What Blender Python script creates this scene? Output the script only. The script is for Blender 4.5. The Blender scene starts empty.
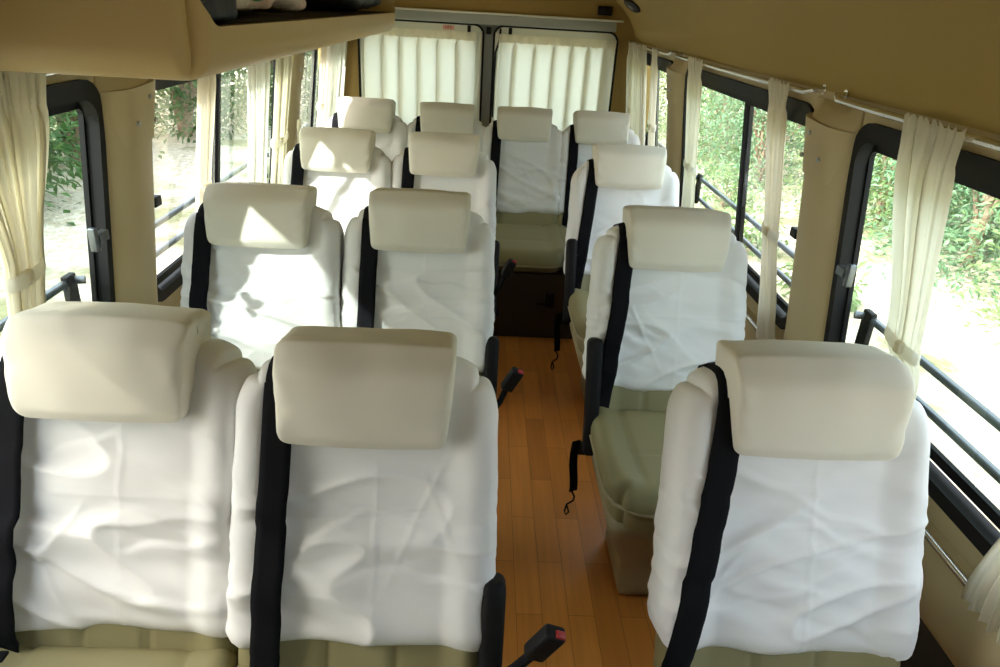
import bpy, bmesh, math, random
from mathutils import Vector, Matrix, noise
from mathutils.bvhtree import BVHTree
from mathutils.geometry import tessellate_polygon

C = bpy.context.scene.collection
PI = math.pi
random.seed(7)

# ------------------------------------------------------------------ materials
def mat(name, col, rough=.6, metal=0., spec=.5, bump=None, var=None, sheen=0., trans=0.):
    """procedural principled material; bump=(scale,strength,dist) var=(scale,col2,detail)"""
    m = bpy.data.materials.new(name); m.use_nodes = True
    nt = m.node_tree; N = nt.nodes; L = nt.links
    b = N['Principled BSDF']
    b.inputs['Base Color'].default_value = (*col, 1)
    b.inputs['Roughness'].default_value = rough
    b.inputs['Metallic'].default_value = metal
    b.inputs['Specular IOR Level'].default_value = spec
    if sheen: b.inputs['Sheen Weight'].default_value = sheen
    tc = N.new('ShaderNodeTexCoord')
    if var:
        t = N.new('ShaderNodeTexNoise'); t.inputs['Scale'].default_value = var[0]
        t.inputs['Detail'].default_value = var[2] if len(var) > 2 else 3
        L.new(tc.outputs['Object'], t.inputs['Vector'])
        r = N.new('ShaderNodeValToRGB')
        r.color_ramp.elements[0].position = .35; r.color_ramp.elements[1].position = .65
        r.color_ramp.elements[0].color = (*col, 1); r.color_ramp.elements[1].color = (*var[1], 1)
        L.new(t.outputs['Fac'], r.inputs['Fac']); L.new(r.outputs['Color'], b.inputs['Base Color'])
    if bump:
        t = N.new('ShaderNodeTexNoise'); t.inputs['Scale'].default_value = bump[0]
        t.inputs['Detail'].default_value = 4
        L.new(tc.outputs['Object'], t.inputs['Vector'])
        bp = N.new('ShaderNodeBump'); bp.inputs['Strength'].default_value = bump[1]
        bp.inputs['Distance'].default_value = bump[2]
        L.new(t.outputs['Fac'], bp.inputs['Height']); L.new(bp.outputs['Normal'], b.inputs['Normal'])
    if trans:
        tr = N.new('ShaderNodeBsdfTranslucent'); tr.inputs['Color'].default_value = (*col, 1)
        mx = N.new('ShaderNodeMixShader'); mx.inputs[0].default_value = trans
        L.new(b.outputs[0], mx.inputs[1]); L.new(tr.outputs[0], mx.inputs[2])
        L.new(mx.outputs[0], N['Material Output'].inputs['Surface'])
    return m

def glass_mat(name, tint):
    m = bpy.data.materials.new(name); m.use_nodes = True
    nt = m.node_tree; N = nt.nodes; L = nt.links; N.remove(N['Principled BSDF'])
    t = N.new('ShaderNodeBsdfTransparent'); t.inputs[0].default_value = (*tint, 1)
    g = N.new('ShaderNodeBsdfGlossy'); g.inputs['Roughness'].default_value = .01
    lw = N.new('ShaderNodeLayerWeight'); lw.inputs['Blend'].default_value = .5
    p = N.new('ShaderNodeMath'); p.operation = 'POWER'; p.inputs[1].default_value = 4.5
    f = N.new('ShaderNodeMath'); f.operation = 'MULTIPLY_ADD'; f.inputs[1].default_value = .75; f.inputs[2].default_value = .045
    L.new(lw.outputs['Facing'], p.inputs[0]); L.new(p.outputs[0], f.inputs[0])
    mx = N.new('ShaderNodeMixShader')
    L.new(f.outputs[0], mx.inputs[0]); L.new(t.outputs[0], mx.inputs[1]); L.new(g.outputs[0], mx.inputs[2])
    L.new(mx.outputs[0], N['Material Output'].inputs['Surface'])
    return m

def wood_mat():
    m = bpy.data.materials.new('laminate_planks'); m.use_nodes = True
    nt = m.node_tree; N = nt.nodes; L = nt.links; b = N['Principled BSDF']
    tc = N.new('ShaderNodeTexCoord')
    mp = N.new('ShaderNodeMapping'); mp.inputs['Rotation'].default_value = (0, 0, PI/2)
    L.new(tc.outputs['Object'], mp.inputs['Vector'])
    br = N.new('ShaderNodeTexBrick')
    br.inputs['Color1'].default_value = (.68, .27, .055, 1); br.inputs['Color2'].default_value = (.50, .18, .035, 1)
    br.inputs['Mortar'].default_value = (.22, .08, .02, 1)
    br.inputs['Scale'].default_value = 1; br.inputs['Mortar Size'].default_value = .0007
    br.inputs['Brick Width'].default_value = .38; br.inputs['Row Height'].default_value = .068
    br.inputs['Mortar Smooth'].default_value = .3; br.inputs['Bias'].default_value = -.1
    L.new(mp.outputs[0], br.inputs['Vector'])
    mp2 = N.new('ShaderNodeMapping'); mp2.inputs['Scale'].default_value = (60, 3, 1)
    L.new(tc.outputs['Object'], mp2.inputs['Vector'])
    ns = N.new('ShaderNodeTexNoise'); ns.inputs['Scale'].default_value = 1; ns.inputs['Detail'].default_value = 5
    L.new(mp2.outputs[0], ns.inputs['Vector'])
    mx = N.new('ShaderNodeMix'); mx.data_type = 'RGBA'; mx.blend_type = 'MULTIPLY'; mx.inputs[0].default_value = .35
    L.new(br.outputs['Color'], mx.inputs[6]); L.new(ns.outputs['Fac'], mx.inputs[7])
    hs = N.new('ShaderNodeHueSaturation'); hs.inputs['Value'].default_value = 1.25
    L.new(mx.outputs[2], hs.inputs['Color']); L.new(hs.outputs[0], b.inputs['Base Color'])
    b.inputs['Roughness'].default_value = .38
    return m

def ground_mat():
    m = bpy.data.materials.new('dirt_ground'); m.use_nodes = True
    nt = m.node_tree; N = nt.nodes; L = nt.links; b = N['Principled BSDF']
    tc = N.new('ShaderNodeTexCoord')
    a = N.new('ShaderNodeTexNoise'); a.inputs['Scale'].default_value = .9; a.inputs['Detail'].default_value = 6
    c = N.new('ShaderNodeTexNoise'); c.inputs['Scale'].default_value = 14; c.inputs['Detail'].default_value = 8
    L.new(tc.outputs['Object'], a.inputs['Vector']); L.new(tc.outputs['Object'], c.inputs['Vector'])
    r = N.new('ShaderNodeValToRGB'); e = r.color_ramp.elements
    e[0].position = .38; e[0].color = (.34, .33, .17, 1); e[1].position = .50; e[1].color = (.78, .69, .55, 1)
    L.new(a.outputs['Fac'], r.inputs['Fac'])
    r2 = N.new('ShaderNodeValToRGB'); e = r2.color_ramp.elements
    e[0].position = .38; e[0].color = (.72, .66, .56, 1); e[1].position = .62; e[1].color = (1, 1, 1, 1)
    L.new(c.outputs['Fac'], r2.inputs['Fac'])
    mx = N.new('ShaderNodeMix'); mx.data_type = 'RGBA'; mx.blend_type = 'MULTIPLY'; mx.inputs[0].default_value = .8
    L.new(r.outputs[0], mx.inputs[6]); L.new(r2.outputs[0], mx.inputs[7]); L.new(mx.outputs[2], b.inputs['Base Color'])
    b.inputs['Roughness'].default_value = .95
    bp = N.new('ShaderNodeBump'); bp.inputs['Distance'].default_value = .05; L.new(c.outputs['Fac'], bp.inputs['Height'])
    L.new(bp.outputs[0], b.inputs['Normal'])
    return m

M = dict(
    cover=mat('white_cotton', (.84, .84, .835), .9, spec=.1, bump=(900, .15, .0006), sheen=.1, trans=.0),
    headcover=mat('cream_white_cotton', (.78, .745, .64), .9, spec=.1, bump=(700, .15, .0006), sheen=.1),
    vinyl=mat('olive_beige_vinyl', (.27, .243, .122), .55, bump=(160, .25, .001)),
    piping=mat('beige_piping', (.36, .32, .2), .5),
    pedestal=mat('beige_moulding', (.34, .28, .16), .55),
    black=mat('black_plastic', (.008, .008, .009), .6, spec=.2),
    webbing=mat('black_webbing', (.007, .007, .009), .95, spec=.15, bump=(500, .4, .001)),
    red=mat('red_plastic', (.35, .02, .02), .4),
    chrome=mat('chrome', (.75, .74, .72), .22, 1.),
    darkmetal=mat('dark_guard_metal', (.14, .15, .16), .3, .8),
    greymetal=mat('grey_metal', (.45, .46, .46), .35, .7),
    rubber=mat('black_rubber', (.008, .008, .009), .55, spec=.2),
    tan=mat('tan_trim', (.52, .42, .235), .6, bump=(220, .15, .0008)),
    ceil=mat('tan_headliner', (.38, .27, .085), .85, bump=(400, .2, .001)),
    brown=mat('brown_headliner', (.34, .22, .07), .85, bump=(400, .2, .001)),
    rack=mat('tan_rack_moulding', (.54, .405, .185), .5, bump=(260, .12, .0008)),
    darkmatte=mat('dark_matte', (.055, .05, .04), .95, bump=(300, .5, .003)),
    darkpanel=mat('dark_brown_panel', (.045, .032, .018), .7),
    white=mat('white_paint', (.74, .74, .65), .35),
    headgrey=mat('grey_door_header', (.36, .38, .36), .4),
    curtain=mat('cream_curtain', (.87, .82, .68), .9, spec=.05, bump=(600, .2, .0008), trans=.5),
    wcurtain=mat('white_curtain', (.88, .86, .78), .9, spec=.05, bump=(600, .2, .0008), trans=.5),
    rcurtain=mat('door_curtain', (.86, .84, .74), .9, spec=.05, bump=(600, .2, .0008), trans=.42),
    floor=wood_mat(), ground=ground_mat(),
    glass=glass_mat('clear_glass', (.93, .97, .95)),
    glass2=glass_mat('green_glass', (.80, .92, .88)),
    glass3=glass_mat('darkened_cab_glass', (.07, .08, .08)),  # unseen cab glass, made very dark to dim the light from the front
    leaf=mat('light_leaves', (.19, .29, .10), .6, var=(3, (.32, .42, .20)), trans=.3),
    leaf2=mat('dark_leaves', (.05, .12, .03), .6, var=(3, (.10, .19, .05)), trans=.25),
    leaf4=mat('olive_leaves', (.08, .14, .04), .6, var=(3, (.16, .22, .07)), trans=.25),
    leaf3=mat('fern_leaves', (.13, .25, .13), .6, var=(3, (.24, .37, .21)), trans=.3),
    bark=mat('bark', (.22, .14, .09), .9, bump=(25, .7, .02), var=(8, (.34, .25, .18))),
    bluebag=mat('dark_blue_nylon', (.012, .017, .035), .6, bump=(30, .5, .01)),
    blackbag=mat('black_nylon', (.012, .012, .012), .6, bump=(30, .5, .01)),
    plastic=mat('pale_plastic_bag', (.74, .70, .60), .35, var=(9, (.66, .42, .33)), bump=(25, .8, .01)),
    green=mat('green_print', (.01, .20, .04), .4),
    sticker=mat('pink_sticker', (.75, .40, .33), .5),
    roofskin=mat('white_van_body', (.75, .76, .76), .35),
    asphalt=mat('dashboard', (.1, .1, .1), .7),
)

# ------------------------------------------------------------------ helpers
def tag(o, label=None, cat=None, group=None, kind=None):
    if label: o['label'] = label
    if cat: o['category'] = cat
    if group: o['group'] = group
    if kind: o['kind'] = kind
    return o

def empty(name, loc=(0, 0, 0), rz=0.):
    o = bpy.data.objects.new(name, None); C.objects.link(o)
    o.location = loc; o.rotation_euler = (0, 0, rz); o.empty_display_size = .1
    return o

def mesh(name, vs, fs, m, parent=None, smooth=True, sharp=None):
    me = bpy.data.meshes.new(name)
    me.from_pydata([tuple(v) for v in vs], [], fs); me.update()
    bm = bmesh.new(); bm.from_mesh(me)
    bmesh.ops.recalc_face_normals(bm, faces=bm.faces); bm.to_mesh(me); bm.free()
    if smooth: me.polygons.foreach_set('use_smooth', [True]*len(me.polygons))
    me.materials.append(m)
    o = bpy.data.objects.new(name, me); C.objects.link(o)
    if parent: o.parent = parent
    if sharp is not None: me.set_sharp_from_angle(angle=math.radians(sharp))
    return o

class MB:
    def __init__(s): s.v = []; s.f = []
    def add(s, vs, fs):
        n = len(s.v); s.v += [Vector(v) for v in vs]; s.f += [tuple(i+n for i in f) for f in fs]; return s
    def box(s, c, h, r=.004, rot=None, n=2):
        vs, fs = rbox(h[0], h[1], h[2], min(r, min(h)*.98), seg=n)
        R = rot or Matrix.Identity(3)
        return s.add([R @ v + Vector(c) for v in vs], fs)
    def tube(s, pts, r, n=10, cap=True):
        pts = [Vector(p) for p in pts]; vs = []; fs = []
        up = Vector((0, 0, 1)); T = (pts[1]-pts[0]).normalized()
        if abs(T.dot(up)) > .95: up = Vector((1, 0, 0))
        A = T.cross(up).normalized()
        for i, p in enumerate(pts):
            T = (pts[min(i+1, len(pts)-1)]-pts[max(i-1, 0)]).normalized()
            A = (A-T*A.dot(T)).normalized(); B = T.cross(A)
            rr = r[i] if isinstance(r, (list, tuple)) else r
            for k in range(n):
                a = 2*PI*k/n; vs.append(p+(A*math.cos(a)+B*math.sin(a))*rr)
        for i in range(len(pts)-1):
            for k in range(n):
                fs.append((i*n+k, i*n+(k+1) % n, (i+1)*n+(k+1) % n, (i+1)*n+k))
        if cap: fs += [tuple(range(n)), tuple(range((len(pts)-1)*n, len(pts)*n))]
        return s.add(vs, fs)
    def build(s, name, m, parent=None, smooth=True, sharp=40):
        return mesh(name, s.v, s.f, m, parent, smooth, sharp)

def rbox(hx, hy, hz, r, seg=2, n=None):
    """rounded box as a closed lattice surface; n=(nx,ny,nz) uniform cells or auto cells at the edges"""
    def axis(h, k):
        if k: return [-h+2*h*i/k for i in range(k+1)]
        e = [r*(1-math.cos(PI/2*i/seg)) if False else r*i/seg for i in range(seg+1)]
        a = [-h+x for x in e]; return a+[-x for x in reversed(a)]
    ax = [axis(hx, n and n[0]), axis(hy, n and n[1]), axis(hz, n and n[2])]
    h = (hx, hy, hz); idx = {}; vs = []; fs = []
    def V(i, j, k):
        key = (i, j, k)
        if key not in idx:
            p = [ax[0][i], ax[1][j], ax[2][k]]
            inn = [max(-(h[q]-r), min(h[q]-r, p[q])) for q in range(3)]
            d = [p[q]-inn[q] for q in range(3)]
            m = max(abs(t) for t in d); l = math.sqrt(sum(t*t for t in d))
            if l > 1e-9: d = [t*m/l for t in d]
            idx[key] = len(vs); vs.append(Vector([inn[q]+d[q] for q in range(3)]))
        return idx[key]
    N = [len(a)-1 for a in ax]
    for q in range(3):
        u, w = [(1, 2), (0, 2), (0, 1)][q]
        for side in (0, N[q]):
            for i in range(N[u]):
                for j in range(N[w]):
                    def P(a, b):
                        t = [0, 0, 0]; t[q] = side; t[u] = a; t[w] = b; return V(*t)
                    f = (P(i, j), P(i+1, j), P(i+1, j+1), P(i, j+1))
                    fs.append(f if (side > 0) ^ (q == 1) else f[::-1])
    return vs, fs

def round_corner(u, v, hx, v1, R, v0=None, R0=0):
    """rounds the top (and bottom) corners of a face lattice in the u-v plane"""
    su = 1 if u > 0 else -1; a = (abs(u)-(hx-R))/R; b = (v-(v1-R))/R
    if a > 0 and b > 0:
        m = max(a, b); l = math.hypot(a, b)
        return su*(hx-R+a*m/l*R), v1-R+b*m/l*R
    if R0:
        a = (abs(u)-(hx-R0))/R0; b = ((v0+R0)-v)/R0
        if a > 0 and b > 0:
            m = max(a, b); l = math.hypot(a, b)
            return su*(hx-R0+a*m/l*R0), v0+R0-b*m/l*R0
    return u, v

def sstep(a, b, x):
    t = max(0, min(1, (x-a)/(b-a))); return t*t*(3-2*t)

# ------------------------------------------------------------------ body shell
S = .12
def WX(z): return .86-S*(z-1.27)           # inner wall surface leans in towards the roof
Y0, Y1 = -1.35, 4.45
PROF = [(.86, 1.27), (.847, 1.33), (.815, 1.39), (.765, 1.445), (.68, 1.51), (.56, 1.565), (.40, 1.61), (.2, 1.635), (0, 1.64)]

def rrect(y0, y1, z0, z1, r, n=6):
    pts = []
    for cy, cz, a0 in ((y1-r, z1-r, 0), (y0+r, z1-r, PI/2), (y0+r, z0+r, PI), (y1-r, z0+r, 1.5*PI)):
        for k in range(n+1):
            a = a0+PI/2*k/n; pts.append((cy+r*math.cos(a), cz+r*math.sin(a)))
    return pts

def holed(outer, holes):
    polys = [[Vector((a, b, 0)) for a, b in p] for p in [outer]+holes]
    flat = [(a, b) for p in [outer]+holes for a, b in p]
    return flat, [tuple(t) for t in tessellate_polygon(polys)]

def sheet(name, outer, holes, fn, thick, m, kind='structure', parent=None):
    """flat sheet with holes; fn(a,b,depth)->xyz, given thickness"""
    flat, tri = holed(outer, holes)
    n = len(flat)
    vs = [fn(a, b, 0) for a, b in flat]+[fn(a, b, thick) for a, b in flat]
    fs = [t for t in tri]+[tuple(i+n for i in reversed(t)) for t in tri]
    k = 0
    for p in [outer]+holes:
        q = len(p)
        for i in range(q): fs.append((k+i, k+(i+1) % q, n+k+(i+1) % q, n+k+i))
        k += q
    o = mesh(name, vs, fs, m, parent, smooth=False)
    if kind: o['kind'] = kind
    return o

WZ0, WZ1 = .575, 1.222
BAYS = [(-1.0, -.15), (.18, 1.655), (1.885, 3.215), (3.435, 4.36)]
for side, sg in (('left', -1), ('right', 1)):
    holes = [rrect(a, b, WZ0, WZ1, .075) for a, b in BAYS]
    sheet('wall_'+side, [(Y1+.05, 1.30), (Y0, 1.30), (Y0, -.02), (Y1+.05, -.02)], holes,
          lambda a, b, d: Vector((sg*(WX(b)+d), a, b)), .035, M['tan'])
# ceiling with coves
vs = []; fs = []
prof = [(-x, z) for x, z in PROF]+[(x, z) for x, z in reversed(PROF)][1:]
n = len(prof)
for layer, off in enumerate((0, .05)):
    for y in (Y0, Y1+.05):
        for x, z in prof: vs.append(Vector((x*(1+off*1.1), y, z+off*(.3+.7*(z-1.27)/.37))))
for i in range(n-1):
    fs += [(i, i+1, n+i+1, n+i), (2*n+i, 3*n+i, 3*n+i+1, 2*n+i+1)]
fs += [(0, n, 3*n, 2*n), (n-1, 3*n-1, 4*n-1, 2*n-1)[::1]]
tag(mesh('ceiling', vs, fs, M['ceil'], smooth=True, sharp=50), kind='structure')
# floor
o = MB().box((0, (Y0+Y1)/2, -.03), (1.04, (Y1-Y0)/2+.04, .03), .002).build('floor', M['floor'], smooth=False)
tag(o, kind='structure')
# front: unseen dash panel and windscreen, glass darkened to hold back cab-end light
o = sheet('wall_front', [(1.03, 1.60), (-1.03, 1.60), (-1.03, -.02), (1.03, -.02)], [rrect(-.8, .8, .62, 1.52, .08)],
          lambda a, b, d: Vector((a, Y0-d, b)), .04, M['asphalt'])
w = empty('window_9', (0, Y0-.02, 1.07)); w['kind'] = 'structure'
mesh('pane', [(-.8, 0, -.45), (.8, 0, -.45), (.8, 0, .45), (-.8, 0, .45)], [(0, 1, 2, 3)], M['glass3'], w, smooth=False)

# lower wall: dark panel colours in the shade below the tan trim
k = 1
for side, sg in (('left', -1), ('right', 1)):
    mb = MB(); vs = []; fs = []
    pf = [(0, .335), (.035, .33), (.048, .36), (.040, .45), (.02, .50), (0, .51)]     # offset inwards, z
    for y in (Y0+.02, Y1): vs += [Vector((sg*(WX(z)-d), y, z)) for d, z in pf]
    q = len(pf); fs = [(i, i+1, q+i+1, q+i) for i in range(q-1)]+[tuple(range(q)), tuple(range(q, 2*q))]
    o = mesh('trim_%d' % k, vs, fs, M['tan'], sharp=45); k += 1
    tag(o, 'tan moulded ledge along the foot of the %s side wall' % side, kind='structure')
    vs = []
    pf = [(-.002, .0), (-.002, .33), (.012, .33), (.02, .0)]
    for y in (Y0+.02, Y1): vs += [Vector((sg*(WX(z)-d), y, z)) for d, z in pf]
    q = 4; fs = [(i, (i+1) % q, q+(i+1) % q, q+i) for i in range(q)]+[(0, 1, 2, 3), (4, 5, 6, 7)]
    o = mesh('shade_panel_'+side, vs, fs, M['darkmatte'], sharp=45)
    tag(o, 'dark panel painted as shade low on the %s side wall' % side, kind='structure')
# pillars: padded covers between the windows
PIL = [(1.635, 1.905), (3.195, 3.455), (-.15, .2)]
for side, sg in (('left', -1), ('right', 1)):
    for a, b in PIL:
        root = empty('trim_%d' % k, (sg*.87, (a+b)/2, .9)); k += 1
        root['kind'] = 'structure'
        L0 = root.location
        vs, fs = rbox(.5, .5, .5, .0001, n=(6, 18, 30))
        out = []
        for p in vs:
            t = p.z+.5; z = .49+t*.762
            fl = .028*sstep(.22, 0, t)+.012*sstep(.75, 1, t)           # flares at both ends
            hw = (b-a)/2-.022+fl
            y = p.y*2; e = 1-abs(y)**2.6
            d = .004+.048*e*(1-sstep(.93, 1.0, t))
            x = WX(z)-(p.x+.5)*d if sg > 0 else -(WX(z)-(p.x+.5)*d)
            out.append(Vector((x, (a+b)/2+y*hw, z))-L0)
        mesh('pillar_cover', out, fs, M['tan'], root, sharp=60)
        # upper bracket cap with screws
        out = []
        vs2, fs2 = rbox(.5, .5, .5, .0001, n=(4, 14, 12))
        for p in vs2:
            t = p.z+.5; z = 1.07+t*.135+.016*p.y
            hw = (b-a)/2-.045+.03*t
            y = p.y*2; e = 1-abs(y)**4
            d = .010+.047*e
            x = WX(z)-(p.x+.5)*d
            out.append(Vector((sg*x, (a+b)/2+y*hw, z))-L0)
        mesh('pillar_cap', out, fs2, M['tan'], root, sharp=60)
        for dy, z in ((-.045, 1.12), (.05, 1.115), (.02, 1.175)):
            s = MB(); x = sg*(WX(z)-.060)
            s.tube([Vector((x+sg*.004, (a+b)/2+dy, z))-L0, Vector((x-sg*.002, (a+b)/2+dy, z))-L0], .006, 8)
            s.build('screw', M['greymetal'], root)

# windows
def ringmesh(o_, i_, fn, t0, t1):
    n = len(o_); vs = []
    for d in (t0, t1):
        vs += [fn(a, b, d) for a, b in o_]+[fn(a, b, d) for a, b in i_]
    fs = []
    for i in range(n):
        j = (i+1) % n
        fs += [(i, j, n+j, n+i), (2*n+i, 3*n+i, 3*n+j, 2*n+j), (i, 2*n+i, 2*n+j, j), (n+i, n+j, 3*n+j, 3*n+i)]
    return vs, fs

wn = 1
DIV = {1: .93, 2: 2.47, 3: 3.92}
for side, sg in (('left', -1), ('right', 1)):
    for bi, (a, b) in enumerate(BAYS):
        root = empty('window_%d' % wn, (sg*.9, (a+b)/2, .9)); wn += 1
        root['kind'] = 'structure'; L0 = root.location.copy()
        fn = lambda p, q, d: Vector((sg*(WX(q)-d), p, q))-L0
        vs, fs = ringmesh(rrect(a-.008, b+.008, WZ0-.008, WZ1+.008, .08), rrect(a+.016, b-.016, WZ0+.026, WZ1-.034, .06), fn, -.030, .010)
        mesh('window_frame', vs, fs, M['rubber'], root, sharp=35)
        if bi == 0:
            gm_ = M['glass3']; vs = [fn(*p, -.02) for p in ((a+.03, WZ0+.03), (b-.03, WZ0+.03), (b-.03, WZ1-.03), (a+.03, WZ1-.03))]
            mesh('pane', vs, [(0, 1, 2, 3)], gm_, root, smooth=False); continue
        dv = DIV[bi]
        for (p0, p1, dep, gm) in ((a+.002, dv+.015, -.016, M['glass']), (dv-.015, b-.002, -.027, M['glass2'])):
            vs, fs = ringmesh(rrect(p0, p1, WZ0+.038, WZ1-.038, .03), rrect(p0+.020, p1-.020, WZ0+.062, WZ1-.058, .02), fn, dep-.006, dep+.006)
            f = mesh('sash', vs, fs, M['black'], root, sharp=35)
            vs = [fn(*p, dep) for p in ((p0+.01, WZ0+.05), (p1-.01, WZ0+.05), (p1-.01, WZ1-.05), (p0+.01, WZ1-.05))]
            mesh('pane', vs, [(0, 1, 2, 3)], gm, f, smooth=False)
        lt = MB()
        yl = b-.045 if bi == 1 else a+.05
        zl = .875
        if bi == 1:
            lt.box(fn(yl, zl, .012), (.010, .020, .012), .003); lt.box(fn(yl-.028, zl, .010), (.009, .008, .028), .003)
        else: lt.box(fn(yl, zl, .000), (.010, .020, .014), .003)
        lt.build('latch', M['darkmetal'] if bi == 1 else M['black'], root)
    # guard bars outside each window bay
    for bi, (a, b) in enumerate(BAYS[1:]):
        g = empty('guard_rail', (sg*(WX(.7)+.08), (a+b)/2, .7)); L0 = g.location.copy()
        tag(g, 'dark metal guard bars outside the %s %s window' % (('front', 'middle', 'rear')[bi], side), 'guard rail', 'guard rails outside the side windows')
        for z in (.765, .672):
            x = sg*(WX(z)+.06); m_ = MB()
            m_.tube([Vector((sg*(WX(z)+.03), a+.05, z))-L0, Vector((x, a+.06, z))-L0, Vector((x, b-.06, z))-L0, Vector((sg*(WX(z)+.03), b-.05, z))-L0], .010, 10)
            m_.build('bar', M['darkmetal'], g)
        for y in (a+.07, b-.07):
            m_ = MB().box(Vector((sg*(WX(.7)+.05), y, .718))-L0, (.008, .02, .065), .003); m_.build('mounting_plate', M['black'], g)

# rear wall, header and doors
o = sheet('wall_rear', [(1.0, 1.60), (-1.0, 1.60), (-1.0, -.02), (1.0, -.02)], [rrect(-.765, .765, .04, 1.318, .06)],
          lambda a, b, d: Vector((a, Y1+d, b)), .05, M['brown'])
o = MB().box((0, Y1-.004, 1.343), (.74, .016, .026), .004).build('trim_20', M['headgrey'])
tag(o, 'grey metal strip above the rear doors', kind='structure')
o = MB().box((0, Y1-.012, 1.375), (.78, .012, .006), .004).build('trim_21', M['white'])
tag(o, 'pale lip above the grey strip over the rear doors', kind='structure')
for i, (a, b) in enumerate(((-.76, -.028), (.03, .76))):
    d = empty('door_%d' % (i+1), ((a+b)/2, Y1+.03, .04)); d['kind'] = 'structure'; L0 = d.location.copy()
    wa, wb = a+.045, b-.045
    fn = lambda p, q, dd: Vector((p, Y1+.0+dd, q))-L0
    R = lambda x0, x1, z0, z1, r: rrect(x0, x1, z0, z1, r)
    sheet('door_panel', R(a, b, .05, 1.315, .06), [R(wa, wb, .70, 1.26, .06)], fn, .04, M['white'], None, d)
    vs, fs = ringmesh(R(a-.004, b+.004, .046, 1.319, .062), R(a+.008, b-.008, .058, 1.307, .05), fn, -.006, .01)
    mesh('door_seal', vs, fs, M['rubber'], d, sharp=35)
    vs, fs = ringmesh(R(wa-.006, wb+.006, .694, 1.266, .062), R(wa+.014, wb-.014, .714, 1.246, .05), fn, .005, .03)
    mesh('window_seal', vs, fs, M['rubber'], d, sharp=35)
    mesh('pane', [fn(*p, .02) for p in ((wa, .70), (wb, .70), (wb, 1.26), (wa, 1.26))], [(0, 1, 2, 3)], M['glass2'], d, smooth=False)
    # raised inner lip along the meeting edge
    xi = b-.02 if i == 0 else a+.02
    MB().box(fn(xi, .68, -.008), (.010, .010, .60), .004).build('edge_lip', M['white'], d)
o = MB().box((0.001, Y1+.045, .68), (.068, .02, .64), .004).build('trim_22', M['headgrey'])
tag(o, 'grey centre post between the two rear doors', kind='structure')
# little brackets and the sticker
for x, lab in ((-.115, 'small black catch at the top of the left rear door'), (.125, 'small black catch at the top of the right rear door')):
    o = MB().box((x, Y1-.012, 1.288), (.010, .008, .018), .002).box((x, Y1-.02, 1.282), (.006, .008, .006), .002).build('door_catch', M['black'])
    tag(o, lab, 'catch', 'catches on the rear doors')
o = MB().box((.0, Y1-.01, 1.285), (.014, .008, .020), .003).box((.0, Y1-.02, 1.277), (.008, .01, .008), .002).build('door_latch', M['black'])
tag(o, 'black latch at the top between the two rear doors', 'latch')
st = empty('sticker', (-.235, Y1-.002, 1.289)); tag(st, 'tiny red lettered sticker on the left rear door', 'sticker')
MB().box((0, 0, 0), (.034, .0008, .012), .0005).build('backing', M['sticker'], st)
cu = bpy.data.curves.new('lettering', 'FONT'); cu.body = 'HFE'; cu.size = .024; cu.align_x = 'CENTER'; cu.align_y = 'CENTER'; cu.extrude = .0004
cu.materials.append(M['red']); lc = bpy.data.objects.new('lettering_curve', cu); C.objects.link(lc); bpy.context.view_layer.update()
lo = bpy.data.objects.new('lettering', bpy.data.meshes.new_from_object(lc.evaluated_get(bpy.context.evaluated_depsgraph_get()))); C.objects.link(lo); bpy.data.objects.remove(lc)
lo.parent = st; lo.rotation_euler = (PI/2, 0, 0); lo.location = (0, -.0014, 0)
# black cable hanging beside the right door
mb = MB(); mb.tube([(.068, Y1-.015, 1.30), (.066, Y1-.02, 1.24), (.045, Y1-.02, 1.17), (.042, Y1-.02, 1.0), (.045, Y1-.015, .8)], .006, 8)
tag(mb.build('cable', M['black']), 'thin black cable hanging beside the centre post at the rear doors', 'cable')
# bracket on the header, speaker in the cove
b = MB().box((.665, Y1-.012, 1.425), (.042, .014, .024), .006).box((.665, Y1-.028, 1.425), (.016, .006, .012), .003)
tag(b.build('bracket', M['black']), 'small black bracket on the brown header above the right rear door', 'bracket')
sp = empty('speaker', (.742, 4.02, 1.462)); tag(sp, 'dark oval speaker set in the ceiling edge near the rear right corner', 'speaker')
nrm = Vector((-.6, 0, -.8)); tx = Vector((.8, 0, -.6)); 
vs = []; fs = []
for j, (rr, dd) in enumerate(((1, -.004), (1.0, .008), (.85, .016), (.4, .014), (0.02, .012))):
    for q in range(24):
        a = 2*PI*q/24; vs.append(tx*(.05*rr*math.cos(a))+Vector((0, 1, 0))*(.12*rr*math.sin(a))+nrm*dd)
for j in range(4):
    for q in range(24): fs.append((j*24+q, j*24+(q+1) % 24, (j+1)*24+(q+1) % 24, (j+1)*24+q))
fs.append(tuple(range(96, 120)))
mesh('speaker_grille', vs, fs, M['black'], sp, sharp=50)
vs = [v*.35+nrm*.014+Vector((0,-.02,0)) for v in vs]
mesh('centre_badge', vs, fs, M['darkmetal'], sp, sharp=50)

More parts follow.
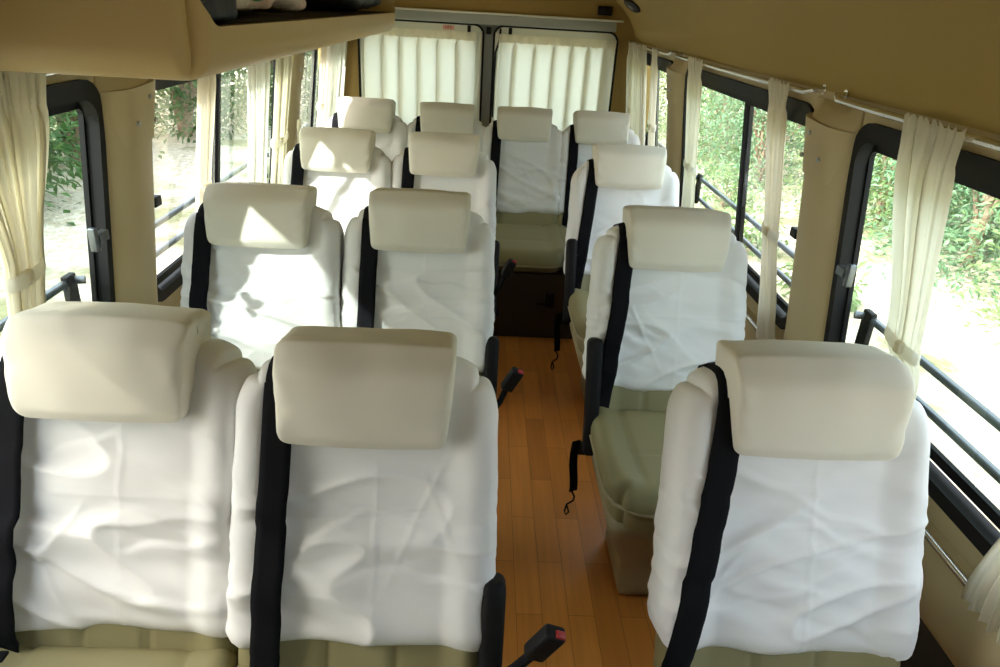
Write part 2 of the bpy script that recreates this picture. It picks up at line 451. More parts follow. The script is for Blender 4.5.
# ------------------------------------------------------------------ curtains and rods
def rod(side, sg, y0, y1, z, lab, grp):
    x = sg*(WX(z)-.035); xw = sg*(WX(z)+.002)
    ends = []
    pts = [(xw, y0, z+.010), (x+sg*.008, y0+.006, z+.008), (x, y0+.035, z), ]
    pts += [(x, y0+(y1-y0)*t, z-.003*math.sin(PI*t)) for t in (.1, .3, .5, .7, .9)]
    pts += [(x, y1-.035, z), (x+sg*.008, y1-.006, z+.008), (xw, y1, z+.010)]
    r = empty('curtain_rod', (x, (y0+y1)/2, z)); L0 = r.location.copy()
    tag(r, lab, 'curtain rod', grp)
    MB().tube([Vector(p)-L0 for p in pts], .0075, 10).build('rod', M['chrome'], r)
    for y in (y0, y1):
        MB().tube([Vector((xw+sg*.0, y, z+.010))-L0, Vector((xw-sg*.006, y, z+.010))-L0], .012, 14).build('end_flange', M['chrome'], r)
RODS = [(.25, 1.745), (1.865, 3.32), (3.40, 4.42)]
nm = ['front', 'middle', 'rear']
for side, sg in (('left', -1), ('right', 1)):
    for i, (a, b) in enumerate(RODS):
        if not (side == 'left' and False):
            rod(side, sg, a, b, 1.262, 'chrome curtain rod above the %s %s window' % (nm[i], side), 'upper curtain rods')
        rod(side, sg, a+.06, b-.06, .515, 'chrome curtain rod below the %s %s window' % (nm[i], side), 'lower curtain rods')

def curtain(name, sg, keys, lab, folds=9, amp=.010, m='curtain', tie=None, grp='cream window curtains', ztop=1.272, zbot=.50, seed=0, dx=0.):
    """keys: list of (z, y_centre, half width) from top to bottom"""
    rnd = random.Random(seed)
    root = empty(name, (sg*(WX(1.25)-.035), keys[0][1], 1.25)); L0 = root.location.copy()
    tag(root, lab, 'curtain', grp)
    nu, nv = max(40, folds*8), 60
    def at(z):
        if z >= keys[0][0]: return keys[0][1:]
        for (za, ya, ha), (zb, yb, hb) in zip(keys, keys[1:]):
            if z >= zb:
                t = (za-z)/(za-zb); t = t*t*(3-2*t); return ya+(yb-ya)*t, ha+(hb-ha)*t
        return keys[-1][1:]
    ph = rnd.random()*6
    vs = []; fs = []
    for j in range(nv+1):
        z = ztop+(zbot-ztop)*j/nv
        yc, h = at(z)
        for i in range(nu+1):
            u = -1+2*i/nu
            w = math.sin(folds*PI*u+ph+1.2*math.sin(3*u+ph))+.4*math.sin(folds*1.7*PI*u+ph*2)
            tw = math.sin(folds*2.3*PI*u+z*2)*.3
            a = amp*(.35+.65*sstep(ztop-.0, ztop-.12, z))
            # hug the rod at top
            x = WX(z)-.049+(a*.62*(w+tw) if z > 1.2 else a*(w+tw))-dx*sstep(1.2, .9, z)*sstep(.5, .6, z)
            zz = z+(.006*math.sin(folds*2.2*PI*u+ph) if j == 0 else 0)+(.004*math.sin(folds*PI*u) if j == nv else 0)
            vs.append(Vector((sg*x, yc+u*h+.10*h*math.sin(folds*2*PI*u+ph)*.5, zz))-L0)
    for j in range(nv):
        for i in range(nu):
            q = j*(nu+1)+i; fs.append((q, q+1, q+nu+2, q+nu+1))
    o = mesh('cloth', vs, fs, M[m], root)
    # rod pocket seam: gathered heading stitched under the rod
    if tie:
        zt = tie; yc, h = at(zt); x = WX(zt)-.049-dx*sstep(1.2, .9, zt)*sstep(.5, .6, zt)
        vs = []; fs = []
        for j, zz in enumerate((zt+.014, zt+.007, zt-.007, zt-.014)):
            for k_ in range(24):
                a = 2*PI*k_/24; rr = 1.0 if j in (1, 2) else .93
                vs.append(Vector((sg*(x+math.cos(a)*(amp*1.7+.004)*rr), yc+math.sin(a)*(h*1.12+.003)*rr, zz+.006*math.sin(a)))-L0)
        for j in range(3):
            for k_ in range(24): fs.append((j*24+k_, j*24+(k_+1) % 24, (j+1)*24+(k_+1) % 24, (j+1)*24+k_))
        mesh('tie_band', vs, fs, M['wcurtain'], root)
        kb = MB(); kb.box(Vector((sg*(x-.015), yc-h*.3, zt))-L0, (.008, .011, .013), .006); kb.build('tie_knot', M[m], root)
    return root

# right side
curtain('curtain', 1, [(1.27, 1.295, .098), (1.2, 1.30, .09), (.86, 1.265, .056), (.78, 1.235, .042), (.6, 1.24, .05), (.5, 1.24, .06)], 'cream curtain gathered over the front right window, beside the first right seat', 4, .006, tie=.845, seed=1)
curtain('curtain', 1, [(1.27, .80, .09), (1.2, .80, .09), (.86, .83, .05), (.78, .83, .04), (.5, .86, .075)], 'cream curtain end at the bottom right corner of the photo', 6, .009, tie=.845, seed=2)
curtain('curtain', 1, [(1.27, 2.045, .078), (1.2, 2.04, .06), (.86, 2.0, .045), (.6, 1.96, .055), (.5, 1.94, .07)], 'narrow cream curtain hanging across the middle right window nearest the padded pillar', 5, .009, tie=.86, seed=3)
curtain('curtain', 1, [(1.27, 2.92, .11), (1.2, 2.92, .09), (.86, 2.92, .07), (.5, 2.93, .09)], 'narrow cream curtain at the rear end of the middle right window', 5, .009, tie=.86, seed=4)
curtain('curtain', 1, [(1.27, 3.66, .065), (1.2, 3.66, .055), (.86, 3.68, .045), (.5, 3.68, .06)], 'slim cream curtain across the rear right window, tied at mid height', 4, .008, tie=.9, seed=5)
curtain('curtain', 1, [(1.27, 4.13, .26), (.5, 4.13, .26)], 'wide pleated cream curtain in the rear right corner', 9, .012, seed=6)
# left side
curtain('curtain', -1, [(1.27, 1.24, .135), (1.2, 1.245, .12), (.93, 1.255, .05), (.86, 1.25, .045), (.7, 1.25, .055), (.5, 1.25, .07)], 'cream curtain gathered on the front left window, at the left edge of the photo', 9, .010, tie=.915, seed=7)
curtain('curtain', -1, [(1.27, 2.2, .065), (1.2, 2.2, .052), (.86, 2.17, .042), (.5, 2.15, .055)], 'slim cream curtain hanging across the middle left window beside the padded pillar', 4, .008, tie=.86, seed=8)
curtain('curtain', -1, [(1.27, 2.72, .13), (1.2, 2.71, .12), (.86, 2.72, .10), (.5, 2.72, .12)], 'sunlit white curtain in the middle of the middle left window', 6, .010, m='wcurtain', seed=9)
curtain('curtain', -1, [(1.27, 3.05, .12), (1.2, 3.05, .115), (.86, 3.03, .10), (.5, 3.03, .12)], 'cream curtain at the rear end of the middle left window', 6, .010, tie=.86, seed=10)
curtain('curtain', -1, [(1.27, 3.80, .055), (1.2, 3.80, .05), (.86, 3.80, .04), (.5, 3.8, .055)], 'slim cream curtain across the rear left window', 4, .008, tie=.9, seed=11)
curtain('curtain', -1, [(1.27, 4.15, .25), (.5, 4.15, .25)], 'wide bright white curtain in the rear left corner', 8, .012, m='wcurtain', seed=12)
# loose tie end hanging at the second left pillar
vs = []; fs = []
for j in range(13):
    t = j/12
    for i in range(7):
        u = -1+i/3
        vs.append(Vector((-.80+.008*math.sin(u*4+t*5), 3.13+u*(.02+.035*t-.02*t*t)+.03*t, .93-.17*t-.02*abs(u)*t)))
for j in range(12):
    for i in range(6): q = j*7+i; fs.append((q, q+1, q+8, q+7))
tag(mesh('curtain_tie', vs, fs, M['curtain']), 'loose cream curtain tie end dangling at the rear left pillar', 'curtain tie')

# rear door curtains (with their own little top rods)
for i, (a, b) in enumerate(((-.735, -.075), (.062, .745))):
    root = empty('curtain', ((a+b)/2, Y1-.03, 1.26)); L0 = root.location.copy()
    tag(root, 'pleated white curtain inside the %s rear door window' % ('left', 'right')[i], 'curtain', 'rear door curtains')
    rnd = random.Random(40+i); edges = []
    x = a
    nu, nv = 260, 30; vs = []; fs = []
    ph = i*2.1
    for j in range(nv+1):
        z = 1.268-(1.268-.62)*j/nv
        for q in range(nu+1):
            u = q/nu
            wv = math.sin(2*PI*6.5*u+ph+.9*math.sin(5*u+ph))
            
            sx = a+(b-a)*u+.040*sstep(0, .12, j/nv)*math.sin(2*PI*6.5*u+ph+1.2+.9*math.sin(5*u+ph))*sstep(0, .08, u)*sstep(1, .92, u)
            amp = .004+.008*sstep(0, .2, j/nv)
            vs.append(Vector((sx-(.008*(1 if i else -1)*math.sin(j/nv*PI)*(1-u if i else u)), Y1-.030+amp*wv+.002*math.sin(40*u), z))-L0)
    for j in range(nv):
        for q in range(nu): k_ = j*(nu+1)+q; fs.append((k_, k_+1, k_+nu+2, k_+nu+1))
    mesh('cloth', vs, fs, M['rcurtain'], root)
    hv = []; hf = []                       # doubled heading band
    for j in range(4):
        for q in range(81):
            u = q/80; hv.append(Vector((a+(b-a)*u, Y1-.052+.003*math.sin(u*70), 1.272-.045*j/3))-L0)
    for j in range(3):
        for q in range(80): k_ = j*81+q; hf.append((k_, k_+1, k_+82, k_+81))
    mesh('heading', hv, hf, M['curtain'], root)

# ------------------------------------------------------------------ luggage rack (left, overhead)
ra, rb_ = (-.93, 1.12, 1.286), (-.42, 3.47, 1.63)
def boxobj(a, b, r, n):
    h = [(b[i]-a[i])/2 for i in range(3)]; c = Vector([(a[i]+b[i])/2 for i in range(3)])
    vs, fs = rbox(*h, r, n=n); return [v+c for v in vs], fs
hx, hy, hz = (rb_[0]-ra[0])/2, (rb_[1]-ra[1])/2, (rb_[2]-ra[2])/2
vs, fs = rbox(hx, hy, hz, .05, seg=9)
c0 = Vector([(ra[i]+rb_[i])/2 for i in range(3)])
out = []
for v in vs:
    p = v+c0
    # generous vertical radius at the front aisle corner
    R = .0701
    a_ = (v.x-(hx-R))/R; b2 = (-v.y-(hy-R))/R
    if a_ > 0 and b2 > 0:
        m_ = max(a_, b2); l = math.hypot(a_, b2); p.x = c0.x+hx-R+a_*m_/l*R; p.y = c0.y-(hy-R+b2*m_/l*R)
    out.append(p)
rackroot = empty('luggage_rack', (-.65, 2.3, 1.302))
tag(rackroot, 'long tan overhead luggage rack above the left seats with open aisle side', 'luggage rack')
shell = mesh('rack_body', [p-rackroot.location for p in out], fs, M['rack'], rackroot, sharp=50)
cv, cf = [], []
ys, ye, zs, ze, rr = 1.16, 3.44, 1.366, 1.60, .05
loop = rrect(ys, ye, zs, ze, rr, 8)
loop = [(a+(.0 if a > 2 else -.0)+(-.10*max(0, (b-zs)) if a < 2 else .0), b) for a, b in loop]
nL = len(loop)
cv = [Vector((-.30, a, b)) for a, b in loop]+[Vector((-.84, a, b)) for a, b in loop]
cf = [(i, (i+1) % nL, nL+(i+1) % nL, nL+i) for i in range(nL)]+[tuple(reversed(range(nL))), tuple(range(nL, 2*nL))]
cut = mesh('rack_cutter', [p-rackroot.location for p in cv], cf, M['darkpanel'], rackroot, smooth=False)
md = shell.modifiers.new('b', 'BOOLEAN'); md.object = cut; md.operation = 'DIFFERENCE'; md.solver = 'EXACT'
bpy.context.view_layer.update()
dg = bpy.context.evaluated_depsgraph_get()
nm_ = bpy.data.meshes.new_from_object(shell.evaluated_get(dg)); shell.modifiers.clear(); shell.data = nm_
nm_.set_sharp_from_angle(angle=math.radians(50))
bpy.data.objects.remove(cut)
# dark lining inside the rack
lv = [Vector(p)-rackroot.location for p in ((-.43, ys+.01, zs+.002), (-.43, ye-.01, zs+.002), (-.835, ye-.01, zs+.002), (-.835, ys+.01, zs+.002), (-.835, ye-.01, ze-.01), (-.835, ys+.01, ze-.01))]
mesh('lining', lv, [(0, 1, 2, 3), (3, 2, 4, 5)], M['darkmatte'], rackroot, smooth=False)

def lump(name, c, h, m, seed, label, cat, parent=None, amp=.25, group=None, loc=True):
    vs, fs = rbox(*h, min(h)*.5, n=(16, 20, 12))
    out = []
    for v in vs:
        nn = noise.noise_vector(Vector((v.x*14+seed, v.y*10, v.z*14)))
        out.append(v+nn*min(h)*amp)
    zm = min(v.z for v in out)
    o = mesh(name, [v-Vector((0, 0, zm)) for v in out], fs, m)
    o.location = (c[0], c[1], c[2])
    if label: tag(o, label, cat, group)
    return o
zb = zs+.003
lump('duffel_bag', (-.485, 1.275, zb), (.045, .09, .03), M['bluebag'], 3, 'small dark blue fabric bag at the near end of the overhead rack', 'bag', amp=.15)
pb = lump('plastic_bag', (-.575, 1.68, zb), (.11, .29, .07), M['plastic'], 9, 'crinkled pale plastic bag with a green print in the overhead rack', 'bag', amp=.30)
vs, fs = rbox(.006, .085, .03, .004, n=(2, 10, 6))
out = [Vector((v.x+.118+.0*v.y, v.y-.10, v.z+.07+.008*math.sin(v.y*30))) for v in vs]
g = mesh('green_label', out, fs, M['green'], pb); g['label'] = 'green printed patch'
lump('travel_bag', (-.60, 2.92, zb), (.15, .30, .08), M['blackbag'], 5, 'black bag towards the far end of the overhead rack', 'bag')

# ------------------------------------------------------------------ seats
TILT = math.radians(20)
AV = Vector((0, math.sin(TILT), math.cos(TILT))); NV = Vector((0, -math.cos(TILT), math.sin(TILT)))
HZ = .40
def LP(u, v, w): return Vector((u, 0, HZ))+AV*v+NV*w
CH = .515          # top of the shoulders along the back

def back_w(u, v, hx):
    """side bolsters stand a little proud of the centre"""
    e = abs(u)/hx
    return .016*sstep(.62, .86, e)*sstep(.54, .42, v)-.004*(1-e*e)

FOLDS = {}
def folds_for(seed):
    if seed not in FOLDS:
        rn = random.Random(seed*77+5); L_ = []
        for k_ in range(11):
            L_.append((rn.uniform(-.18, .18), rn.uniform(.08, .38), rn.uniform(-.42, .42), rn.uniform(-1.6, 1.6), rn.uniform(.0045, .011),
                       rn.uniform(.0025, .0075)*rn.choice((1, 1, -.6)), rn.uniform(.05, .16)))
        for k_ in range(3):
            L_.append((rn.uniform(-.15, .15), rn.uniform(.10, .3), rn.uniform(-2.5, 2.5), 0, .006, rn.uniform(.002, .004), rn.uniform(.03, .07)))
        FOLDS[seed] = L_
    return FOLDS[seed]
def fold_sum(u, v, seed):
    t = 0
    for (uc, vc, sl, cv_, sg_, am, ln) in folds_for(seed):
        du = u-uc
        if abs(du) > 2*ln: continue
        d = v-(vc+sl*du+cv_*du*du+.004*math.sin(du*60+uc*90))
        q = sg_*(.8 if d > 0 else 2.6)
        if abs(d) < q*3: t += am*math.exp(-(d/q)**2)*math.exp(-(du/ln)**2)
    return t

def cover_shape(u, v, seed, wav, sidefold=1.):
    n1 = noise.noise(Vector((u*4+seed*3.1, v*16+u*5*((seed*.37) % 1-.4), seed)))
    n2 = noise.noise(Vector((u*9+seed, v*30+u*10, seed+5)))
    n3 = noise.noise(Vector((u*3, v*5, seed+9)))
    rd = 1-abs(noise.noise(Vector((u*3.2+seed*2, v*9+u*3.5*math.sin(seed*1.7), seed+2))))*2.6
    crease = max(0, rd)**3
    low = sstep(.46, .25, v)
    edge = sstep(.12, .2, abs(u))
    return wav*((.0080*n1+.0030*n2)*(.25+.75*low)+.006*n3+.012*crease*low
                + .0022*edge*noise.noise(Vector((u*6, v*55, seed+7)))*low)

def seat(x, yrow, label, seed, belt_u=(-.135, -.155), group='covered passenger seats', rz=0., arm=0,
         stalk=False, strap=False, wav=1., hem=.056, dz=0., hw=.14, base=True, beltlow=True, yaw_head=0., bench=False, res=1.):
    root = empty('passenger_seat', (x, yrow-.155, 0), rz)
    tag(root, label, 'seat', group)
    HX = .207
    # --- backrest in olive vinyl with vertical channels
    nx, nv = int(44*res), int(44*res)
    vs, fs = rbox(HX, .30, .058, .035, n=(nx, nv, 6))
    out = []
    for p in vs:
        u, v, w = p.x, p.y+.22, p.z
        u, v = round_corner(u, v, HX, CH+.005, .085)
        w = w-.058
        ch = 0.
        if p.z > 0 and abs(u) < .165:
            ch = -.008*math.exp(-((((u+.165) % .11)-.055+.055)**2 if False else (min((u+.165) % .11, .11-(u+.165) % .11))**2)/(.004**2))
            ch += .004*math.cos((u/.11)*2*PI+PI)*0
        w -= .014*sstep(.10, .16, v)
        if p.z > -.02: w += back_w(u, v, HX)*(p.z+.02)/.078+ch
        out.append(LP(u, v, w))
    mesh('backrest', out, fs, M['vinyl'], root)
    # --- white cloth cover pulled over the back, open at the hem
    HC = HX+.006
    top = CH+.012
    nx, nv = int(96*res), int(112*res)
    hh = (top-hem)/2
    vs, fs = rbox(HC, hh, .066, .036, n=(nx, nv, 8))
    out = []; keep = []
    vmin = [p.y for p in vs]
    flags = [p.y < -hh+.0001 for p in vs]
    for p in vs:
        v = p.y+hh+hem; u = p.x; w = p.z
        # undo the bottom rounding: straight skirt to the hem
        if p.y < -hh+.036:
            t = (p.y+hh)/.036
            v = hem+.036*t
            if abs(p.x) > HC-.036*1.001 or True:
                pass
        u, v = round_corner(u, v, HC, top, .092)
        f = sstep(.5, hem, v)
        u *= 1+.045*f
        w = w-.060
        if p.z > -.03:
            k_ = (p.z+.03)/.096
            w += (back_w(u, v, HX)+.002)*k_
        d = cover_shape(u, v, seed, wav)*(1-.6*sstep(.84, 1, abs(p.x)/HC))
        hv = (.0035*math.sin(u*17+seed)+.003*math.sin(u*31+seed*2))*sstep(hem+.1, hem, v)
        if p.z > .0: w += d+.004*f+fold_sum(u, v, seed)*min(1.3, wav)*sstep(.47, .36, v)
        else: w -= d*.6
        if abs(p.x) > HC*.93: u += math.copysign(1, u)*(cover_shape(w*2, v, seed+11, wav)*.25+.0010*wav*math.sin(v*150+seed+noise.noise(Vector((v*20, seed, 0)))*4)*sstep(.42, .2, v))
        # pressed fold creases of the laundered cloth
        if p.z > .03: w += .0016*math.exp(-((u-.02)/.003)**2)+.0016*math.exp(-((v-.27)/.003)**2)
        out.append(LP(u, v+hv, w))
    fs2 = [f for f in fs if not all(flags[i] for i in f)]
    used = sorted({i for f in fs2 for i in f}); mp = {a: i for i, a in enumerate(used)}
    cov = mesh('seat_cover', [out[i] for i in used], [tuple(mp[i] for i in f) for f in fs2], M['cover'], root)
    cov['label'] = 'white cloth cover'
    bvh = BVHTree.FromPolygons([out[i] for i in used], [tuple(mp[i] for i in f) for f in fs2])
    # --- headrest
    vs, fs = rbox(.5, .5, .5, .065, n=(40, 28, 24))
    out = []
    H2 = .160
    for p in vs:
        t = p.y+.5; 
        u = p.x*2*hw*(1-.08*(1-t)); v = .405+t*H2
        th = .052+.088*sstep(.0, .75, t)
        if p.z < 0: th = th
        w = .062+(p.z-.5)*th
        # soft pillow swelling
        w += .007*(1-(2*p.x)**2)*(1-(2*t-1)**2)*(1 if p.z > 0 else -1)
        u += math.copysign(1, u)*.004*(1-(2*t-1)**2)*(1-(2*p.z)**2)
        if p.z > 0: w -= .034*sstep(.62, 1.02, t)**2*(p.z*2)+.010*sstep(.14, 0, t)
        v += .004*(1-(2*p.x)**2)*(t-.5)*2
        sd = seed*1.7+3
        e = sstep(.34, .5, abs(p.x))
        d = .003*noise.noise(Vector((u*14+sd, v*14, w*20)))+.0055*e*noise.noise(Vector((u*30+sd, v*40+w*40, w*10)))
        w += d*(1 if p.z > 0 else -1)
        v += d*.6
        if yaw_head: w += yaw_head*u
        w_ = w-.02; v_ = v-.49; ca, sa = math.cos(.17), math.sin(.17)   # cushion stands more upright than the back
        v, w = .49+v_*ca-w_*sa, .02+v_*sa+w_*ca
        out.append(LP(u, v+dz, w))
    hr = mesh('headrest', out, fs, M['headcover'], root)
    hr['label'] = 'cream-white cloth covered headrest'
    # headrest posts, hidden between cushion and back
    for s in (-.05, .05):
        MB().tube([LP(s, .46, -.03), LP(s, .54+dz, -.01)], .006, 8).build('headrest_post', M['chrome'], root)
    # --- seat cushion
    CD = .215
    def cush(p, grow=0.):
        hx_ = .215
        t = (p.y+CD)/(2*CD)          # 0 front .. 1 back
        x_, y_ = p.x, p.y
        # round the front corners in plan
        if y_ < -CD+.10 and abs(x_) > hx_-.10:
            a_ = (abs(x_)-(hx_-.10))/.10; b_ = ((-CD+.10)-y_)/.10
            mm = max(a_, b_); l = math.hypot(a_, b_)
            if l > 0: x_ = math.copysign(hx_-.10+a_*mm/l*.10, x_); y_ = -CD+.10-b_*mm/l*.10
        z_ = p.z
        if p.z > 0:
            z_ += .012*sstep(.13, .19, abs(p.x))-.006*math.exp(-((abs(p.x)-.13)/.006)**2)*sstep(-.2, -.1, p.y)
            z_ += .012*sstep(.55, .1, t)-.022*sstep(.12, 0., t)
            z_ -= .005*math.exp(-((p.y+.02)/.006)**2)*(abs(p.x) < .13)
        else:
            x_ *= .93; y_ = y_*.96+.01
        if bench:
            y_ = y_*1.28-.055
            if p.z < 0: z_ *= .35
        return Vector((x_, -.20+y_, HZ-.058+z_))
    vs, fs = rbox(.215, CD, .065, .035, n=(int(40*res)//2*2, int(40*res)//2*2, 8))
    cu_ = mesh('cushion', [cush(p) for p in vs], fs, M['vinyl'], root)
    pts = []
    for k_ in range(40):
        t = k_/39
        if t < .33: q = Vector((-.214, CD-.02-(CD*2-.10)*t/.33, 0))
        elif t < .67:
            s = (t-.33)/.34; q = Vector((-.214+.428*s, -CD, 0))
            if s < .22: a_ = s/.22*PI/2; q = Vector((-.114-.10*math.cos(a_), -CD+.10-.10*math.sin(a_), 0))
            elif s > .78: a_ = (s-.78)/.22*PI/2; q = Vector((.114+.10*math.sin(a_), -CD+.10-.10*math.cos(a_), 0))
        else: q = Vector((.214, -CD+.10+(CD*2-.12)*(t-.67)/.33, 0))
        pts.append(Vector((q.x, -.20+(q.y*1.28-.055 if bench else q.y), HZ-.038)))
    m_ = MB(); m_.tube(pts, .0045, 6); m_.build('piping', M['piping'], cu_)
    # --- moulded base box under the cushion
    if base:
        if not bench:
            vs, fs = rbox(.5, .5, .5, .06, n=(12, 12, 12)); out = []
            for p in vs:
                t = p.z+.5; wx = .135+.065*sstep(.25, 1, t); 
                y_ = -.19+p.y*(.24+.13*sstep(.25, 1, t))
                out.append(Vector((p.x*2*wx, y_, .002+t*(HZ-.105))))
            mesh('base', out, fs, M['pedestal'], root)
            MB().box((.0, -.17, .008), (.12, .12, .007), .003).build('floor_rail', M['black'], root)
        else:
            vs, fs = rbox(.205, .25, .160, .004, n=(4, 4, 4))
            mesh('base', [Vector((p.x, p.y-.265, p.z+.162)) for p in vs], fs, M['darkpanel'], root, sharp=40)
    # --- seat belt
    u0, u1 = belt_u; hwb = .024
    ctr = []
    for k_ in range(34):                       # hip to shoulder on the front
        t = k_/33; v = .0+(.485)*t; ctr.append((u1+(u0-u1)*t**.9, v, 'f', 0))
    for k_ in range(1, 13):
        ctr.append((u0+.004*k_/12, None, 'a', PI*.93*k_/12))
    vsb = []; fsb = []
    tw = .55 if abs(u1-u0) > .03 else .25
    for idx_, (u, v, md_, ang) in enumerate(ctr):
        row = []
        if md_ == 'f':
            ww = max(back_w(u+e_, v, HX)+.006 for e_ in (-hwb, hwb)) if v > .03 else .022
            for q in range(7):
                uu = u-hwb*1.1+2.2*hwb*q/6
                hit = bvh.ray_cast(LP(uu, v, .25), -NV, .5)
                if hit[0] is not None: ww = max(ww, (hit[0]-LP(uu, v, 0)).dot(NV)+.004)
            row = [[u-hwb+2*hwb*q/4, v, ww] for q in range(5)]
        else:
            for q in range(5):
                uu = u-hwb+2*hwb*q/4
                d = (NV*math.cos(ang)+AV*math.sin(ang))
                o_ = LP(uu, CH-.06, -.06)+d*.3; hit = bvh.ray_cast(o_, -d, .4)
                row.append((hit[0] if hit[0] is not None else LP(uu, CH-.06, -.06)+d*.07)+d*.005)
        vsb += row
    ws = [vsb[i_*5][2] for i_ in range(34)]
    for i_ in range(34):
        wm = max(ws[max(0, i_-1):i_+2])
        for q in range(5):
            a_ = vsb[i_*5+q]; vsb[i_*5+q] = LP(a_[0], a_[1], wm)
    for i in range(len(ctr)-1):
        for q in range(4): fsb.append((i*5+q, i*5+q+1, (i+1)*5+q+1, (i+1)*5+q))
    bl = mesh('seat_belt', vsb, fsb, M['webbing'], root)
    so = bl.modifiers.new('s', 'SOLIDIFY'); so.thickness = .002
    # --- folded up armrest on the aisle side: parallel with the back
    if arm:
        ua = arm*(.218 if arm > 0 else .212); va, wa_ = (0, 0) if arm > 0 else (.035, .036)
        vs, fs = rbox(.021, .165, .030, .016, n=(8, 30, 8)); out = []
        for p in vs:
            t = (p.y+.165)/.33
            out.append(LP(ua+p.x*(1-.12*(1-t)), .005+va+p.y+.0, .0+wa_+p.z*(1-.25*(1-t))+.006*math.sin(t*PI)) )
        # bar spans v=-.16 .. .17
        a_ = mesh('armrest', out, fs, M['black'], root); a_['label'] = 'black armrest folded up beside the cover'
        m_ = MB(); m_.tube([LP(ua-arm*.03, -.12, -.02), LP(ua+arm*.028, -.12, -.02)], .020, 14); m_.build('hinge', M['black'], a_)
    if stalk:
        s_ = 1
        b0 = LP(.226, -.05+(stalk if stalk is not True else 0), .02); b1 = b0+Vector((.036+(.02 if stalk is not True else 0), -.03, .102)); b2 = b1+Vector((.028, -.015, .062))
        m_ = MB(); m_.tube([b0, b0.lerp(b1, .5)+Vector((.004, 0, 0)), b1], .009, 8); st_ = m_.build('buckle_stalk', M['webbing'], root)
        ax = (b2-b1).normalized(); si = Vector((1, 0, 0)); si = (si-ax*si.dot(ax)).normalized(); nn = ax.cross(si)
        Rm = Matrix((si, nn, ax)).transposed()
        m_ = MB(); m_.box((b1+b2)/2, (.018, .013, .038), .007, Rm, 3); bk = m_.build('belt_buckle', M['black'], root)
        m_ = MB(); m_.box(b2+ax*.003-nn*.004+si*.006, (.008, .006, .004), .002, Rm); rb2 = m_.build('release_button', M['red'], bk)
        rb2['label'] = 'red release button'
    if strap:
        # webbing end and wire hook hanging at the aisle side
        u_ = -.245
        p0 = LP(u_, -.12, .0); m_ = MB()
        vs = []; fs = []
        for k_ in range(10):
            t = k_/9; c_ = Vector((p0.x-.004*math.sin(t*5), p0.y-.02*t, p0.z+.03-.16*t))
            for q in (-1, 1): vs.append(c_+Vector((q*.012, q*.006, 0)))
        for k_ in range(9): fs.append((2*k_, 2*k_+1, 2*k_+3, 2*k_+2))
        s2 = mesh('hanging_strap', vs, fs, M['webbing'], root)
        so = s2.modifiers.new('s', 'SOLIDIFY'); so.thickness = .002
        e = Vector((p0.x, p0.y-.02, p0.z-.13))
        hk = [e, e+Vector((.010, 0, -.02)), e+Vector((.008, 0, -.035)), e+Vector((-.010, 0, -.05)), e+Vector((-.014, 0, -.075)), e+Vector((-.008, 0, -.088)), e+Vector((-.001, 0, -.078)), e+Vector((-.008, 0, -.055))]
        m_ = MB(); m_.tube(hk, .0028, 6); m_.build('hook', M['black'], s2)
    # belt anchor at the hip
    m_ = MB(); pa = LP(u1-.006, -.012, .03)
    m_.box(pa, (.018, .012, .016), .004); m_.build('belt_anchor', M['black'], root)
    return root

G = 'white covered seats'
A1, A2, A3, A4 = .99, 1.86, 2.77, 3.67
seat(-.592, A1+.02, 'white covered window seat nearest the camera, at the left edge of the photo', 1, (-.145, -.165), 'front row seats', hem=.026)
seat(-.170, A1-.01, 'white covered seat nearest the camera beside the aisle in the left pair', 2, (-.135, -.152), 'front row seats', arm=1, stalk=.05, dz=-.010, hem=.040)
seat(.56, A1+.0, 'white covered single seat nearest the camera on the right of the aisle', 3, (-.135, -.205), 'front row seats', dz=-.006, hem=.036, hw=.144)
seat(-.607, A2+.03, 'sunlit white covered window seat, second from the camera on the left', 4, (-.145, -.165), 'second row seats', wav=1.5)
seat(-.17, A2+.055, 'white covered aisle seat in the left pair, second row from the camera', 5, (-.135, -.145), 'second row seats', arm=1, stalk=True)
seat(.543, A2, 'white covered single seat right of the aisle in the second row, olive cushion showing', 6, (-.135, -.185), 'second row seats', arm=-1, strap=True, wav=1.3)
seat(-.575, A3+.03, 'white covered window seat on the left in the third row from the camera', 7, (-.145, -.16), 'third row seats', res=.7, dz=.012)
seat(-.157, A3+.05, 'white covered aisle seat in the left pair, third row from the camera', 8, (-.135, -.15), 'third row seats', arm=1, stalk=True, res=.7, dz=.012)
seat(.575, A3, 'white covered single seat right of the aisle in the third row', 9, (-.135, -.19), 'third row seats', arm=-1, strap=True, res=.7, dz=.012)
seat(-.60, A4, 'leftmost white covered seat of the rear row of four', 10, (-.145, -.15), 'rear row seats', res=.6, bench=True, dz=.024)
seat(-.19, A4+.01, 'rear row seat second from the left, in front of the left rear door', 11, (-.135, -.15), 'rear row seats', res=.6, bench=True, dz=.02)
seat(.20, A4, 'rear row seat at the end of the aisle with olive cushion showing', 12, (-.135, -.15), 'rear row seats', res=.6, bench=True, dz=.02)
seat(.595, A4, 'rightmost white covered seat of the rear row of four', 13, (-.135, -.15), 'rear row seats', res=.6, bench=True, dz=.02)

# black catch on the dark bench front
b = MB().box((.335, 2.995, .20), (.022, .012, .035), .006)
b.box((.30, 2.995, .178), (.022, .004, .003), .001)
tag(b.build('bench_catch', M['black']), 'black catch on the dark panel below the rear seats', 'catch')

